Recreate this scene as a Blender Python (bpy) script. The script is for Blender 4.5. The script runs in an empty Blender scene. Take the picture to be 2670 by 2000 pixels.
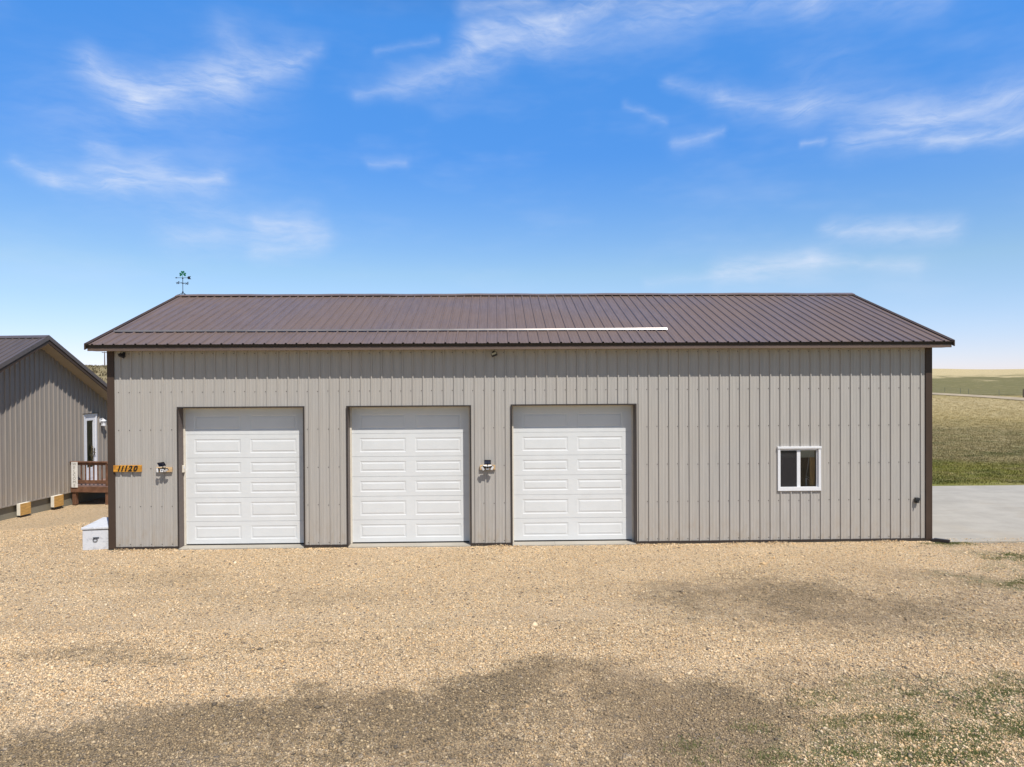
import bpy, math, random
import numpy as np
from mathutils import Vector, Matrix
random.seed(7); rng = np.random.default_rng(11)
S = bpy.context.scene; COL = S.collection
R = math.radians
# ------------------------------------------------------------------ camera
CX, CY, CZ = 8.473, -15.342, 3.696
YAW, PITCH, ROLL = .0241, -.0075, -.0054
fw = Vector((math.sin(YAW)*math.cos(PITCH), math.cos(YAW)*math.cos(PITCH), math.sin(PITCH)))
rt = fw.cross(Vector((0, 0, 1))).normalized(); up = rt.cross(fw)
rt, up = rt*math.cos(ROLL)+up*math.sin(ROLL), up*math.cos(ROLL)-rt*math.sin(ROLL)
cd = bpy.data.cameras.new('camera'); cam = bpy.data.objects.new('camera', cd); COL.objects.link(cam)
cd.lens = 24.237; cd.sensor_width = 36; cd.clip_start = .1; cd.clip_end = 9000
m = Matrix((rt, up, -fw)).transposed().to_4x4(); m.translation = (CX, CY, CZ); cam.matrix_world = m
S.camera = cam
S.view_settings.view_transform = 'Standard'; S.view_settings.look = 'None'
S.view_settings.exposure = .12; S.view_settings.gamma = 1
# ------------------------------------------------------------------ node helpers
class N:
    def __init__(s, nt): s.nt = nt; s.n = nt.nodes; s.l = nt.links
    def new(s, t, **k):
        n = s.n.new(t)
        for a, b in k.items(): setattr(n, a, b)
        return n
    def set(s, sock, v):
        if isinstance(v, bpy.types.NodeSocket): s.l.new(v, sock)
        elif v is not None: sock.default_value = v
    def math(s, op, a, b=None, c=None, clamp=False):
        n = s.new('ShaderNodeMath', operation=op, use_clamp=clamp)
        s.set(n.inputs[0], a); s.set(n.inputs[1], b)
        if c is not None: s.set(n.inputs[2], c)
        return n.outputs[0]
    def vm(s, op, a, b=None, sc=None):
        n = s.new('ShaderNodeVectorMath', operation=op)
        s.set(n.inputs[0], a); s.set(n.inputs[1], b)
        if sc is not None: s.set(n.inputs['Scale'], sc)
        return n.outputs['Value'] if op in ('DOT_PRODUCT', 'LENGTH', 'DISTANCE') else n.outputs['Vector']
    def noise(s, vec, scale, detail=3, rough=.5, dist=0, color=False):
        n = s.new('ShaderNodeTexNoise'); s.set(n.inputs['Vector'], vec)
        n.inputs['Scale'].default_value = scale; n.inputs['Detail'].default_value = detail
        n.inputs['Roughness'].default_value = rough; n.inputs['Distortion'].default_value = dist
        return n.outputs['Color' if color else 'Fac']
    def voro(s, vec, scale, feature='F1'):
        n = s.new('ShaderNodeTexVoronoi', feature=feature); s.set(n.inputs['Vector'], vec)
        n.inputs['Scale'].default_value = scale
        return n
    def mr(s, v, a, b, c=0, d=1, smooth=True):
        n = s.new('ShaderNodeMapRange', interpolation_type='SMOOTHSTEP' if smooth else 'LINEAR')
        s.set(n.inputs[0], v)
        for i, q in enumerate((a, b, c, d)): s.set(n.inputs[i+1], q)
        return n.outputs[0]
    def mix(s, f, a, b, mode='MIX'):
        n = s.new('ShaderNodeMix', data_type='RGBA', blend_type=mode)
        s.set(n.inputs[0], f)
        s.set(n.inputs[6], a if isinstance(a, bpy.types.NodeSocket) else (*a, 1))
        s.set(n.inputs[7], b if isinstance(b, bpy.types.NodeSocket) else (*b, 1))
        return n.outputs[2]
    def ramp(s, v, stops, const=False):
        n = s.new('ShaderNodeValToRGB'); s.set(n.inputs[0], v); cr = n.color_ramp
        if const: cr.interpolation = 'CONSTANT'
        while len(cr.elements) < len(stops): cr.elements.new(.5)
        for e, (p, c) in zip(cr.elements, stops): e.position = p; e.color = (*c, 1)
        return n.outputs[0]
    def bump(s, h, strength=.3, dist=.01, normal=None):
        n = s.new('ShaderNodeBump'); n.inputs['Strength'].default_value = strength
        n.inputs['Distance'].default_value = dist; s.set(n.inputs['Height'], h)
        if normal is not None: s.set(n.inputs['Normal'], normal)
        return n.outputs[0]
    def scalevec(s, v, xyz): return s.vm('MULTIPLY', v, xyz)
# ------------------------------------------------------------------ world: clear sky with thin cirrus
SUN = Vector((.5, -.85, 1.6)).normalized()
sun_el = math.asin(SUN.z); sun_az = math.atan2(SUN.x, SUN.y)
W = bpy.data.worlds.new("World"); S.world = W; W.use_nodes = True
w = N(W.node_tree); w.n.clear()
sky = w.new('ShaderNodeTexSky', sky_type='NISHITA'); sky.sun_disc = False
sky.sun_elevation = sun_el; sky.sun_rotation = sun_az; sky.altitude = 1800
sky.air_density = 1.0; sky.dust_density = .4; sky.ozone_density = 2.0
tc = w.new('ShaderNodeTexCoord').outputs['Generated']
sx = w.new('ShaderNodeSeparateXYZ'); w.l.new(tc, sx.inputs[0])
az = w.math('ARCTAN2', sx.outputs[0], sx.outputs[1]); el = w.math('ARCSINE', sx.outputs[2])
cv = w.new('ShaderNodeCombineXYZ'); w.l.new(az, cv.inputs[0]); w.l.new(el, cv.inputs[1]); pv = cv.outputs[0]
wn = w.vm('SUBTRACT', w.noise(pv, 5, 4, .6, color=True), (.5, .5, .5))
warp = w.vm('ADD', pv, w.vm('MULTIPLY', wn, (.048, .026, 0)))
wn2 = w.vm('SUBTRACT', w.noise(pv, 26, 3, .6, color=True), (.5, .5, .5))
warp = w.vm('ADD', warp, w.vm('MULTIPLY', wn2, (.020, .010, 0)))
CL = [(-0.517,0.370,-0.459,0.345,0.017,0.6),(-0.459,0.345,-0.376,0.380,0.021,0.62),(-0.376,0.380,-0.286,0.412,0.020,0.5),(-0.286,0.412,-0.245,0.434,0.009,0.25),(-0.37,0.434,-0.342,0.407,0.019,0.22),(-0.544,0.312,-0.359,0.368,0.057,0.16),(-0.599,0.254,-0.563,0.237,0.008,0.25),(-0.563,0.237,-0.495,0.242,0.011,0.5),(-0.495,0.242,-0.372,0.26,0.011,0.48),(-0.51,0.254,-0.443,0.265,0.015,0.34),(-0.52,0.283,-0.5,0.281,0.009,0.3),(-0.511,0.239,-0.389,0.235,0.037,0.18),(-0.428,0.185,-0.271,0.211,0.023,0.32),(-0.326,0.175,-0.241,0.19,0.013,0.42),(-0.326,0.211,-0.247,0.207,0.009,0.3),(-0.195,0.382,-0.071,0.402,0.009,0.24),(-0.137,0.399,-0.038,0.431,0.017,0.34),(-0.071,0.391,-0.004,0.42,0.02,0.16),(-0.038,0.442,0.09,0.467,0.02,0.5),(-0.024,0.462,0.156,0.492,0.013,0.46),(0.083,0.446,0.284,0.475,0.023,0.24),(0.156,0.498,0.433,0.463,0.02,0.3),(0.433,0.463,0.58,0.428,0.017,0.2),(-0.044,0.488,0.063,0.499,0.009,0.3),(-0.166,0.434,-0.087,0.45,0.005,0.18),(0.246,0.396,0.321,0.372,0.008,0.24),(0.321,0.372,0.433,0.342,0.016,0.36),(0.433,0.352,0.545,0.318,0.024,0.28),(0.488,0.298,0.663,0.317,0.019,0.46),(0.565,0.28,0.671,0.276,0.009,0.5),(0.545,0.305,0.671,0.291,0.027,0.24),(0.405,0.402,0.477,0.398,0.02,0.1),(0.188,0.37,0.236,0.348,0.006,0.2),(0.252,0.317,0.321,0.329,0.006,0.26),(0.427,0.3,0.455,0.298,0.004,0.3),(0.259,0.312,0.302,0.32,0.015,0.1),(0.46,0.188,0.594,0.177,0.012,0.55),(0.32,0.142,0.438,0.153,0.017,0.6),(0.438,0.155,0.555,0.138,0.008,0.42),(0.22,0.133,0.32,0.137,0.007,0.2),(-0.183,0.295,-0.131,0.301,0.007,0.24),
      (1.1,.4,1.5,.5,.05,.4),(-1.3,.3,-.9,.35,.05,.3),(2.4,.4,2.9,.5,.06,.4),(-2.6,.5,-2.0,.45,.06,.4)]
acc = None
for (a0, e0, a1, e1, rad, st) in CL:
    ba = Vector((a1-a0, e1-e0, 0)); L2 = ba.length_squared
    pa = w.vm('SUBTRACT', warp, (a0, e0, 0))
    h = w.math('MULTIPLY', w.vm('DOT_PRODUCT', pa, tuple(ba)), 1/L2, clamp=True)
    d = w.vm('LENGTH', w.vm('SUBTRACT', pa, w.vm('SCALE', tuple(ba), sc=h)))
    v = w.mr(d, rad*2.35, 0, 0, math.sqrt(st)*.93, smooth=False)
    v = w.math('MULTIPLY', v, v)
    acc = v if acc is None else w.math('SUBTRACT', w.math('ADD', acc, v), w.math('MULTIPLY', acc, v))
st1 = w.noise(w.scalevec(w.vm('ADD', pv, w.vm('MULTIPLY', wn, (.1, .1, 0))), (6, 30, 1)), 1.5, 7, .66, .5)
st2 = w.noise(w.scalevec(pv, (18, 70, 1)), 1.5, 4, .6, .3)
tex = w.math('ADD', w.mr(st1, .3, .66, .5, 1.12), w.mr(st2, .3, .7, -.16, .16))
cl = w.math('MULTIPLY', acc, tex)
veil = w.mr(w.noise(w.scalevec(pv, (3, 9, 1)), 1.4, 4, .6), .45, .8, 0, .12)
cl = w.math('MINIMUM', w.math('ADD', cl, veil), .9)
hz = w.mr(el, .02, .62, 1, 0, smooth=False)
grade = w.ramp(w.mr(el, -.02, 1.30, 0, 1, smooth=False), [(0, (1.08/2, 1.0/2, 1.35/2)), (.045, (1.13/2, 1.07/2, 1.3/2)), (.127, (1.23/2, 1.33/2, 1.32/2)), (.248, (.69/2, 1.35/2, 1.94/2)), (.371, (.75/2, 1.73/2, 2.5/2)), (.55, (.6/2, 1.15/2, 1.6/2)), (1, (.5/2, .85/2, 1.05/2))])
sunside = w.mr(sx.outputs[1], .25, -.35, 0, 1)   # the sky is paler and less blue on the sun's side
grade = w.mix(sunside, grade, (.82/2, .92/2, 1.0/2))
grade = w.vm('SCALE', grade, sc=2.0)
base = w.mix(1, sky.outputs[0], grade, 'MULTIPLY')
SKYCLOUD = (6.9, 7.6, 9.0)
colr = w.mix(cl, base, SKYCLOUD)
bg = w.new('ShaderNodeBackground'); w.l.new(colr, bg.inputs[0]); bg.inputs[1].default_value = .1
wo = w.new('ShaderNodeOutputWorld'); w.l.new(bg.outputs[0], wo.inputs[0])
# ------------------------------------------------------------------ sun
sl = bpy.data.lights.new('sun', 'SUN'); sl.energy = 5.0; sl.angle = R(.53); sl.color = (1, .955, .88)
so = bpy.data.objects.new('sun', sl); COL.objects.link(so); so.rotation_euler = SUN.to_track_quat('Z', 'Y').to_euler(); so.location = (20, -30, 60)
# ------------------------------------------------------------------ mesh helpers
class MB:
    def __init__(s): s.v = []; s.f = []; s.m = []; s.sm = []
    def face(s, pts, mi=0):
        b = len(s.v); s.v += [tuple(p) for p in pts]; s.f.append(tuple(range(b, b+len(pts)))); s.m.append(mi); return s
    def box(s, x0, x1, y0, y1, z0, z1, mi=0, M=None, bev=0):
        P = [Vector((x, y, z)) for z in (z0, z1) for y in (y0, y1) for x in (x0, x1)]
        if M is not None: P = [M @ p for p in P]
        b = len(s.v); s.v += [tuple(p) for p in P]
        for q in ((0, 2, 3, 1), (4, 5, 7, 6), (0, 1, 5, 4), (2, 6, 7, 3), (0, 4, 6, 2), (1, 3, 7, 5)):
            s.f.append(tuple(b+i for i in q)); s.m.append(mi)
        return s
    def tube(s, p, q, r0, r1=None, n=10, mi=0, cap=True):
        p, q = Vector(p), Vector(q); r1 = r0 if r1 is None else r1
        a = (q-p).normalized(); t = a.orthogonal().normalized(); u = a.cross(t); b = len(s.v)
        for c, r in ((p, r0), (q, r1)):
            for i in range(n):
                g = 2*math.pi*i/n; s.v.append(tuple(c+(t*math.cos(g)+u*math.sin(g))*r))
        for i in range(n):
            j = (i+1) % n; s.f.append((b+i, b+j, b+n+j, b+n+i)); s.m.append(mi)
        if cap: s.f.append(tuple(b+i for i in reversed(range(n)))); s.f.append(tuple(b+n+i for i in range(n))); s.m += [mi, mi]
        return s
    def prism(s, poly, M, h, mi=0):   # poly in xy, extruded 0..h along z, placed by M
        b = len(s.v); n = len(poly)
        for z in (0, h): s.v += [tuple(M @ Vector((x, y, z))) for x, y in poly]
        for i in range(n):
            j = (i+1) % n; s.f.append((b+i, b+j, b+n+j, b+n+i)); s.m.append(mi)
        s.f.append(tuple(b+i for i in reversed(range(n)))); s.f.append(tuple(b+n+i for i in range(n))); s.m += [mi, mi]
        return s
    def build(s, name, mats, parent=None, bevel=0, smooth=False, **tags):
        me = bpy.data.meshes.new(name); me.from_pydata(s.v, [], s.f)
        for mt in (mats if isinstance(mats, (list, tuple)) else [mats]): me.materials.append(mt)
        me.polygons.foreach_set('material_index', s.m)
        if smooth: me.polygons.foreach_set('use_smooth', [True]*len(s.f))
        me.update(); o = bpy.data.objects.new(name, me); COL.objects.link(o)
        if parent is not None: o.parent = parent
        if bevel:
            b = o.modifiers.new('bevel', 'BEVEL'); b.width = bevel; b.segments = 2; b.limit_method = 'ANGLE'
        for k, v in tags.items(): o[k] = v
        return o
def thing(name, label, cat, loc=(0, 0, 0), rz=0, group=None):
    o = bpy.data.objects.new(name, None); COL.objects.link(o); o.location = loc; o.rotation_euler = (0, 0, rz)
    o.empty_display_size = .2; o['label'] = label; o['category'] = cat
    if group: o['group'] = group
    return o
def copy_tree(o, parent=None):
    c = o.copy(); COL.objects.link(c); c.parent = parent
    for ch in list(o.children): copy_tree(ch, c)
    return c
def textmesh(name, txt, size, ext, mat, parent, M, shear=0, bold=0):
    cu = bpy.data.curves.new(name, 'FONT'); cu.body = txt; cu.size = size; cu.extrude = ext; cu.shear = shear; cu.offset = bold
    cu.align_x = 'CENTER'; cu.align_y = 'CENTER'; cu.resolution_u = 3
    t = bpy.data.objects.new(name, cu); COL.objects.link(t); bpy.context.view_layer.update()
    me = bpy.data.meshes.new_from_object(t); bpy.data.objects.remove(t)
    me.materials.clear(); me.materials.append(mat); me.transform(M)
    o = bpy.data.objects.new(name, me); COL.objects.link(o); o.parent = parent
    return o
def mat(name, col, rough=.5, metal=0, spec=.5, var=0, scale=8, bump=0, bscale=40, stretch=(1, 1, 1), dirt=None, coat=0):
    m = bpy.data.materials.new(name); m.use_nodes = True; g = N(m.node_tree); b = g.n['Principled BSDF']
    b.inputs['Roughness'].default_value = rough; b.inputs['Metallic'].default_value = metal
    b.inputs['Specular IOR Level'].default_value = spec; b.inputs['Coat Weight'].default_value = coat
    b.inputs['Base Color'].default_value = (*col, 1)
    tc = g.new('ShaderNodeTexCoord').outputs['Object']
    if var:
        v = g.scalevec(tc, stretch)
        n = g.noise(v, scale, 5, .6)
        c = g.mix(g.mr(n, .3, .7, 0, 1), tuple(x*(1-var) for x in col), tuple(min(1, x*(1+var)) for x in col))
        if dirt:
            n2 = g.noise(tc, dirt[1], 5, .65, .4)
            c = g.mix(g.mr(n2, dirt[2], dirt[3], 0, dirt[4]), c, dirt[0])
        g.l.new(c, b.inputs['Base Color'])
        g.l.new(g.mr(n, .25, .75, rough*.85, min(1, rough*1.15)), b.inputs['Roughness'])
    if bump:
        g.l.new(g.bump(g.noise(g.scalevec(tc, stretch), bscale, 4, .6), bump, .004), b.inputs['Normal'])
    return m
# ------------------------------------------------------------------ materials
def siding_mat(name, col):
    m = bpy.data.materials.new(name); m.use_nodes = True; g = N(m.node_tree); b = g.n['Principled BSDF']
    geo = g.new('ShaderNodeNewGeometry').outputs['Position']; tc = g.new('ShaderNodeTexCoord').outputs['Object']
    streak = g.noise(g.scalevec(tc, (9, 9, .35)), 2.2, 5, .6)
    big = g.noise(tc, .7, 3, .5)
    c = g.mix(g.mr(streak, .3, .7, 0, 1), tuple(x*.93 for x in col), tuple(x*1.05 for x in col))
    c = g.mix(g.mr(big, .35, .65, 0, .35), c, tuple(x*y for x, y in zip(col, (1.03, .99, .93))))
    sp = g.new('ShaderNodeSeparateXYZ'); g.l.new(geo, sp.inputs[0])
    low = g.mr(sp.outputs[2], 0, .9, 1, 0)
    spl = g.math('MULTIPLY', low, g.mr(g.noise(g.scalevec(tc, (3, 3, 1.2)), 3, 6, .7), .38, .75, 0, .55))
    c = g.mix(spl, c, (.34, .27, .19))
    g.l.new(c, b.inputs['Base Color'])
    b.inputs['Roughness'].default_value = .5; b.inputs['Specular IOR Level'].default_value = .3
    g.l.new(g.bump(g.noise(g.scalevec(tc, (2.5, 2.5, 1.4)), 1.6, 2, .4), .25, .01), b.inputs['Normal'])
    return m
M_sid = siding_mat('siding_taupe_steel', (.400, .378, .352))
M_hsid = siding_mat('siding_house_steel', (.285, .255, .228))
def roof_mat(name, col):
    m = bpy.data.materials.new(name); m.use_nodes = True; g = N(m.node_tree); b = g.n['Principled BSDF']
    tc = g.new('ShaderNodeTexCoord').outputs['Object']
    n1 = g.noise(g.scalevec(tc, (6, .5, .5)), 3, 5, .65); n2 = g.noise(tc, .45, 3, .5); n3 = g.noise(tc, 30, 3, .6)
    c = g.mix(g.mr(n1, .3, .7, 0, 1), tuple(x*.86 for x in col), tuple(x*1.13 for x in col))
    c = g.mix(g.mr(n2, .35, .65, 0, .5), c, (col[0]*1.05, col[1]*.98, col[2]*.88))
    c = g.mix(g.mr(n3, .62, .72, 0, .25), c, (.3, .27, .24))
    g.l.new(c, b.inputs['Base Color']); b.inputs['Specular IOR Level'].default_value = .5
    g.l.new(g.mr(n2, .3, .7, .36, .5), b.inputs['Roughness'])
    g.l.new(g.bump(g.noise(g.scalevec(tc, (2, .6, .6)), 2.2, 2, .4), .3, .012), b.inputs['Normal'])
    return m
M_roof = roof_mat('roof_brown_steel', (.150, .108, .092))
M_hroof = roof_mat('roof_house_steel', (.10, .082, .08))
M_trim = mat('brown_trim', (.062, .041, .030), .55, spec=.25, var=.12, scale=2, stretch=(1, 1, .4))
M_trimdk = mat('dark_brown_trim', (.035, .027, .024), .5, var=.1, scale=3)
M_fascia = mat('brown_fascia', (.135, .092, .072), .5, var=.12, scale=2, stretch=(.4, 1, 1))
M_soffit = mat('tan_soffit', (.38, .32, .24), .6, var=.06, scale=3)
M_screw = mat('screw_steel', (.06, .052, .048), .5, .2)
M_jamb = mat('taupe_jamb', (.135, .11, .10), .55, spec=.3, var=.1, scale=2)
M_door = mat('white_door_paint', (.665, .675, .675), .38, var=.02, scale=3, dirt=((.55, .5, .42), 2.2, .62, .8, .25))
M_cream = mat('cream_stop', (.68, .62, .52), .5, var=.05)
M_white = mat('white_vinyl', (.72, .72, .74), .35, var=.02)
M_rubber_shade = mat('black_rubber_and_shade', (.02, .018, .017), .7, var=.2)
M_black = mat('black_plastic', (.015, .015, .016), .4, var=.15)
M_iron = mat('black_iron', (.02, .022, .03), .45, .3, var=.2)
M_green = mat('green_enamel', (.008, .13, .06), .35, var=.15, scale=30)
M_blind = mat('beige_blind', (.55, .53, .42), .7, var=.08, scale=20, stretch=(1, 1, 6))
M_interior = mat('interior_dark', (.10, .085, .07), .8, var=.3, scale=3, bump=.3, bscale=8)
M_stud = mat('pine_stud', (.62, .33, .09), .6, var=.25, scale=6, stretch=(6, 6, .6))
M_board = mat('bare_pine_board', (.62, .42, .22), .6, var=.22, scale=9, stretch=(.6, 4, 4), bump=.3)
M_sign = mat('stained_pine', (.58, .27, .03), .42, var=.35, scale=7, stretch=(.5, 5, 7), dirt=((.30, .09, .01), 9, .5, .68, .8), coat=.3)
M_signw = mat('whitewashed_board', (.72, .70, .66), .6, var=.07, scale=9)
M_letter = mat('faded_letter_paint', (.20, .18, .15), .6, var=.2, scale=30)
M_num = mat('black_numeral_iron', (.012, .01, .009), .4, var=.2)
M_solar = mat('solar_glass', (.012, .028, .085), .2, var=.4, scale=60)
M_lens = mat('white_lamp_lens', (.75, .75, .76), .25, var=.08, scale=40)
M_lensy = mat('yellow_lamp_lens', (.62, .58, .40), .3, var=.1, scale=40)
M_deck = mat('redwood_stain', (.155, .075, .043), .55, var=.28, scale=6, stretch=(1, 1, 1), bump=.25)
M_deckfl = mat('deck_boards', (.24, .15, .125), .65, var=.2, scale=8)
M_ply = mat('plywood_face', (.50, .29, .085), .6, var=.2, scale=5, stretch=(3, 1, 6), dirt=((.34, .17, .05), 14, .55, .7, .5))
M_foam = mat('cream_foam', (.72, .68, .58), .7, var=.05)
M_hdoor = mat('house_door_white', (.70, .70, .73), .4, var=.03)
M_brass = mat('aged_brass', (.10, .07, .03), .35, .8, var=.2)
M_wreath = mat('dried_twigs', (.10, .075, .03), .8, var=.5, scale=60)
M_wood = mat('weathered_pole', (.12, .09, .07), .8, var=.3, scale=3, stretch=(4, 4, .3))
M_tpost = mat('fence_post_steel', (.16, .17, .14), .6, var=.2)
M_wire = mat('fence_wire', (.25, .25, .25), .5, .7, var=.1)
M_galv = mat('guard_metal', (.25, .225, .215), .28, .5, var=.06, scale=3, stretch=(.4, 1, 1))
M_galv.node_tree.nodes['Principled BSDF'].inputs['Anisotropic'].default_value = 0
# chest: white paint with a rubbed grey print
mch = bpy.data.materials.new('whitewashed_chest'); mch.use_nodes = True; g = N(mch.node_tree); b = g.n['Principled BSDF']
tc = g.new('ShaderNodeTexCoord').outputs['Object']
n = g.noise(g.scalevec(tc, (1, 1, 1.6)), 7, 6, .68, .5); n2 = g.noise(g.scalevec(tc, (2, 2, 9)), 8, 4, .6)
c = g.mix(g.mr(n, .5, .66, 0, .6), (.62, .63, .66), (.36, .37, .40)); c = g.mix(g.mr(n2, .58, .72, 0, .4), c, (.45, .46, .48))
g.l.new(c, b.inputs['Base Color']); b.inputs['Roughness'].default_value = .5
# glass: clear, mirror-like at grazing view
mg = bpy.data.materials.new('window_glass'); mg.use_nodes = True; g = N(mg.node_tree); g.n.clear()
fr = g.new('ShaderNodeFresnel'); fr.inputs[0].default_value = 1.5
tr = g.new('ShaderNodeBsdfTransparent'); tr.inputs[0].default_value = (.82, .84, .82, 1)
gl = g.new('ShaderNodeBsdfGlossy'); gl.inputs['Roughness'].default_value = .01
mx = g.new('ShaderNodeMixShader'); g.l.new(g.math('MULTIPLY', fr.outputs[0], 1.3, clamp=True), mx.inputs[0]); g.l.new(tr.outputs[0], mx.inputs[1]); g.l.new(gl.outputs[0], mx.inputs[2])
o_ = g.new('ShaderNodeOutputMaterial'); g.l.new(mx.outputs[0], o_.inputs[0]); M_glass = mg
# insect screen: woven, half see-through
ms = bpy.data.materials.new('insect_screen'); ms.use_nodes = True; g = N(ms.node_tree); g.n.clear()
tr = g.new('ShaderNodeBsdfTransparent'); df = g.new('ShaderNodeBsdfDiffuse'); df.inputs[0].default_value = (.05, .047, .05, 1)
mx = g.new('ShaderNodeMixShader'); mx.inputs[0].default_value = .62; g.l.new(tr.outputs[0], mx.inputs[1]); g.l.new(df.outputs[0], mx.inputs[2])
o_ = g.new('ShaderNodeOutputMaterial'); g.l.new(mx.outputs[0], o_.inputs[0]); M_screen = ms
# concrete
def concrete_mat(name, col, streaks=True):
    m = bpy.data.materials.new(name); m.use_nodes = True; g = N(m.node_tree); b = g.n['Principled BSDF']
    p = g.new('ShaderNodeNewGeometry').outputs['Position']
    n = g.noise(p, .8, 6, .65); n2 = g.noise(g.scalevec(p, (.5, 5, 1)), .9, 5, .65, .8); n3 = g.noise(p, 45, 3, .6)
    c = g.mix(g.mr(n, .3, .7), tuple(x*.88 for x in col), tuple(x*1.1 for x in col))
    if streaks: c = g.mix(g.mr(n2, .5, .72, 0, .35), c, (col[0]*.72, col[1]*.7, col[2]*.66))
    c = g.mix(g.mr(n3, .4, .6, 0, .12), c, tuple(x*.6 for x in col))
    if streaks: c = g.mix(g.mr(g.noise(p, .28, 4, .6), .5, .7, 0, .5), c, (col[0]*1.0, col[1]*.9, col[2]*.76))
    g.l.new(c, b.inputs['Base Color']); b.inputs['Roughness'].default_value = .85
    g.l.new(g.bump(n3, .2, .003), b.inputs['Normal']); return m
M_conc = concrete_mat('driveway_concrete', (.375, .345, .295))
M_found = concrete_mat('foundation_concrete', (.20, .185, .145), False)
# ------------------------------------------------------------------ yard masks (damp, darker gravel areas and sparse weeds, at their places on the yard)
def ellipses(g, p, lst):
    acc = None
    for (cx, cy, rx, ry, rot, st, soft) in lst:
        q = g.vm('SUBTRACT', p, (cx, cy, 0)); c, s_ = math.cos(R(rot)), math.sin(R(rot))
        u = g.vm('DOT_PRODUCT', q, (c/rx, s_/rx, 0)); v = g.vm('DOT_PRODUCT', q, (-s_/ry, c/ry, 0))
        d = g.math('SQRT', g.math('ADD', g.math('MULTIPLY', u, u), g.math('MULTIPLY', v, v)))
        k = g.mr(d, 1+soft, 1-soft, 0, st)
        acc = k if acc is None else g.math('MAXIMUM', acc, k)
    return acc
DARK = [(6.2, -9.2, 3.6, 2.15, 2, 1, .18), (9.6, -8.1, 2.2, 1.55, 12, .95, .3), (1.2, -9.6, 4.2, 2.4, 0, .85, .3), (11.2, -8.2, 1.6, .8, 10, .55, .5), (12.8, -7.2, 2.0, .9, -5, .5, .6), (9.3, -7.0, 1.5, .8, 10, 1, .5), (-3, -12, 8, 5, 0, .85, .2), (14.5, -12, 7, 3, 0, .5, .3),
        (13.4, -4.1, 2.2, 1.5, -8, .92, .65), (16.0, -4.3, 4.6, 1.9, -8, .5, .5), (15.2, -3.9, 2.4, .9, -10, .6, .6), (17.0, -3.3, 2.4, .9, -14, .5, .5), (8.2, -5.4, 3.0, .9, 3, .3, .7), (9.5, -3.2, 1.4, .3, 0, .3, .7), (5, -3.4, 2.5, .5, -3, .28, .7), (3.2, -5.9, 1.6, .35, -3, .5, .6), (5.3, -5.6, 1.0, .25, 0, .4, .6), (2.0, -2.2, 1.6, .5, -6, .35, .6), (13.8, -6.3, 1.3, .4, 0, .35, .6)]
WEED = [(12.4, -8.8, 1.8, .5, 12, .8, .5), (14.3, -8.2, 2.2, 1.1, 15, 1, .5), (19.3, -1.5, 1.0, .5, -20, .8, .5), (17.8, -3.4, 1.2, .5, -25, .7, .6), (20.5, -3.0, 2.2, 1.4, -20, .9, .4), (16.0, -8.9, 3.0, 1.6, 10, 1, .4), (13.3, -7.3, 1.6, .35, 10, .6, .6), (17, -6, 2.0, .8, -10, .3, .6), (26, -6, 5, 5, 0, 1, .3), (18.7, -.25, .5, .12, 0, .7, .5)]
def yard_masks(g, p):
    wv = g.vm('SUBTRACT', g.noise(p, .7, 7, .70, color=True), (.5, .5, .5))
    q = g.vm('ADD', p, g.vm('MULTIPLY', wv, (3.6, 2.0, 0)))
    q = g.vm('MULTIPLY', q, (1, 1, 0))
    dk = ellipses(g, q, DARK); wd = ellipses(g, q, WEED)
    return dk, wd
PEB = [(0, (0.754, 0.563, 0.343)), (0.13, (0.627, 0.429, 0.223)), (0.25, (0.770, 0.625, 0.430)), (0.38, (0.590, 0.410, 0.235)), (0.5, (0.729, 0.529, 0.305)), (0.64, (0.470, 0.355, 0.235)), (0.74, (0.780, 0.605, 0.390)), (0.8, (0.321, 0.240, 0.161)), (0.84, (0.200, 0.156, 0.114)), (0.9, (0.653, 0.411, 0.201)), (0.96, (0.107, 0.094, 0.078))]
PEBD = [(0, (0.253, 0.183, 0.102)), (.2, (0.167, 0.123, 0.074)), (.36, (0.378, 0.281, 0.159)), (.46, (0.116, 0.088, 0.058)), (.6, (0.211, 0.152, 0.085)), (.74, (0.483, 0.365, 0.219)), (.80, (0.078, 0.065, 0.049)), (.9, (0.178, 0.138, 0.085))]
def gravel_colour(g, p, rnd):
    dk, wd = yard_masks(g, p)
    a = g.ramp(rnd, PEB, True); d = g.ramp(rnd, PEBD, True)
    jit = g.noise(p, 9, 4, .7)
    dk = g.math('MULTIPLY', dk, g.mr(g.noise(p, .5, 6, .7), .34, .6, .5, 1.18))
    f = g.mr(g.math('ADD', dk, g.math('MULTIPLY', g.math('MULTIPLY', g.math('SUBTRACT', jit, .5), 1.7), g.mr(dk, 0, .35))), .0, 1.05, 0, .9)
    c = g.mix(f, a, d)
    pale = g.noise(g.scalevec(p, (.6, 1.5, 1)), .38, 6, .62)
    c = g.mix(g.mr(pale, .52, .72, 0, .45), c, g.mix(.5, c, (.74, .60, .44)))
    c = g.mix(g.math('MULTIPLY', g.mr(pale, .46, .28, 0, .5), 1.0), c, g.mix(.5, c, (.20, .155, .105)))
    soft = g.noise(p, .55, 5, .6)
    c = g.mix(g.mr(soft, .35, .7, 0, .25), c, (.44, .31, .185))
    return c, dk, wd
mgv = bpy.data.materials.new('yard_gravel'); mgv.use_nodes = True; g = N(mgv.node_tree); b = g.n['Principled BSDF']
p = g.new('ShaderNodeNewGeometry').outputs['Position']
v1 = g.voro(p, 58); v2 = g.voro(p, 26); sp = g.new('ShaderNodeSeparateColor'); g.l.new(v1.outputs['Color'], sp.inputs[0]); sp2 = g.new('ShaderNodeSeparateColor'); g.l.new(v2.outputs['Color'], sp2.inputs[0])
c1, dk, wd = gravel_colour(g, p, sp.outputs[0])
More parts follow.
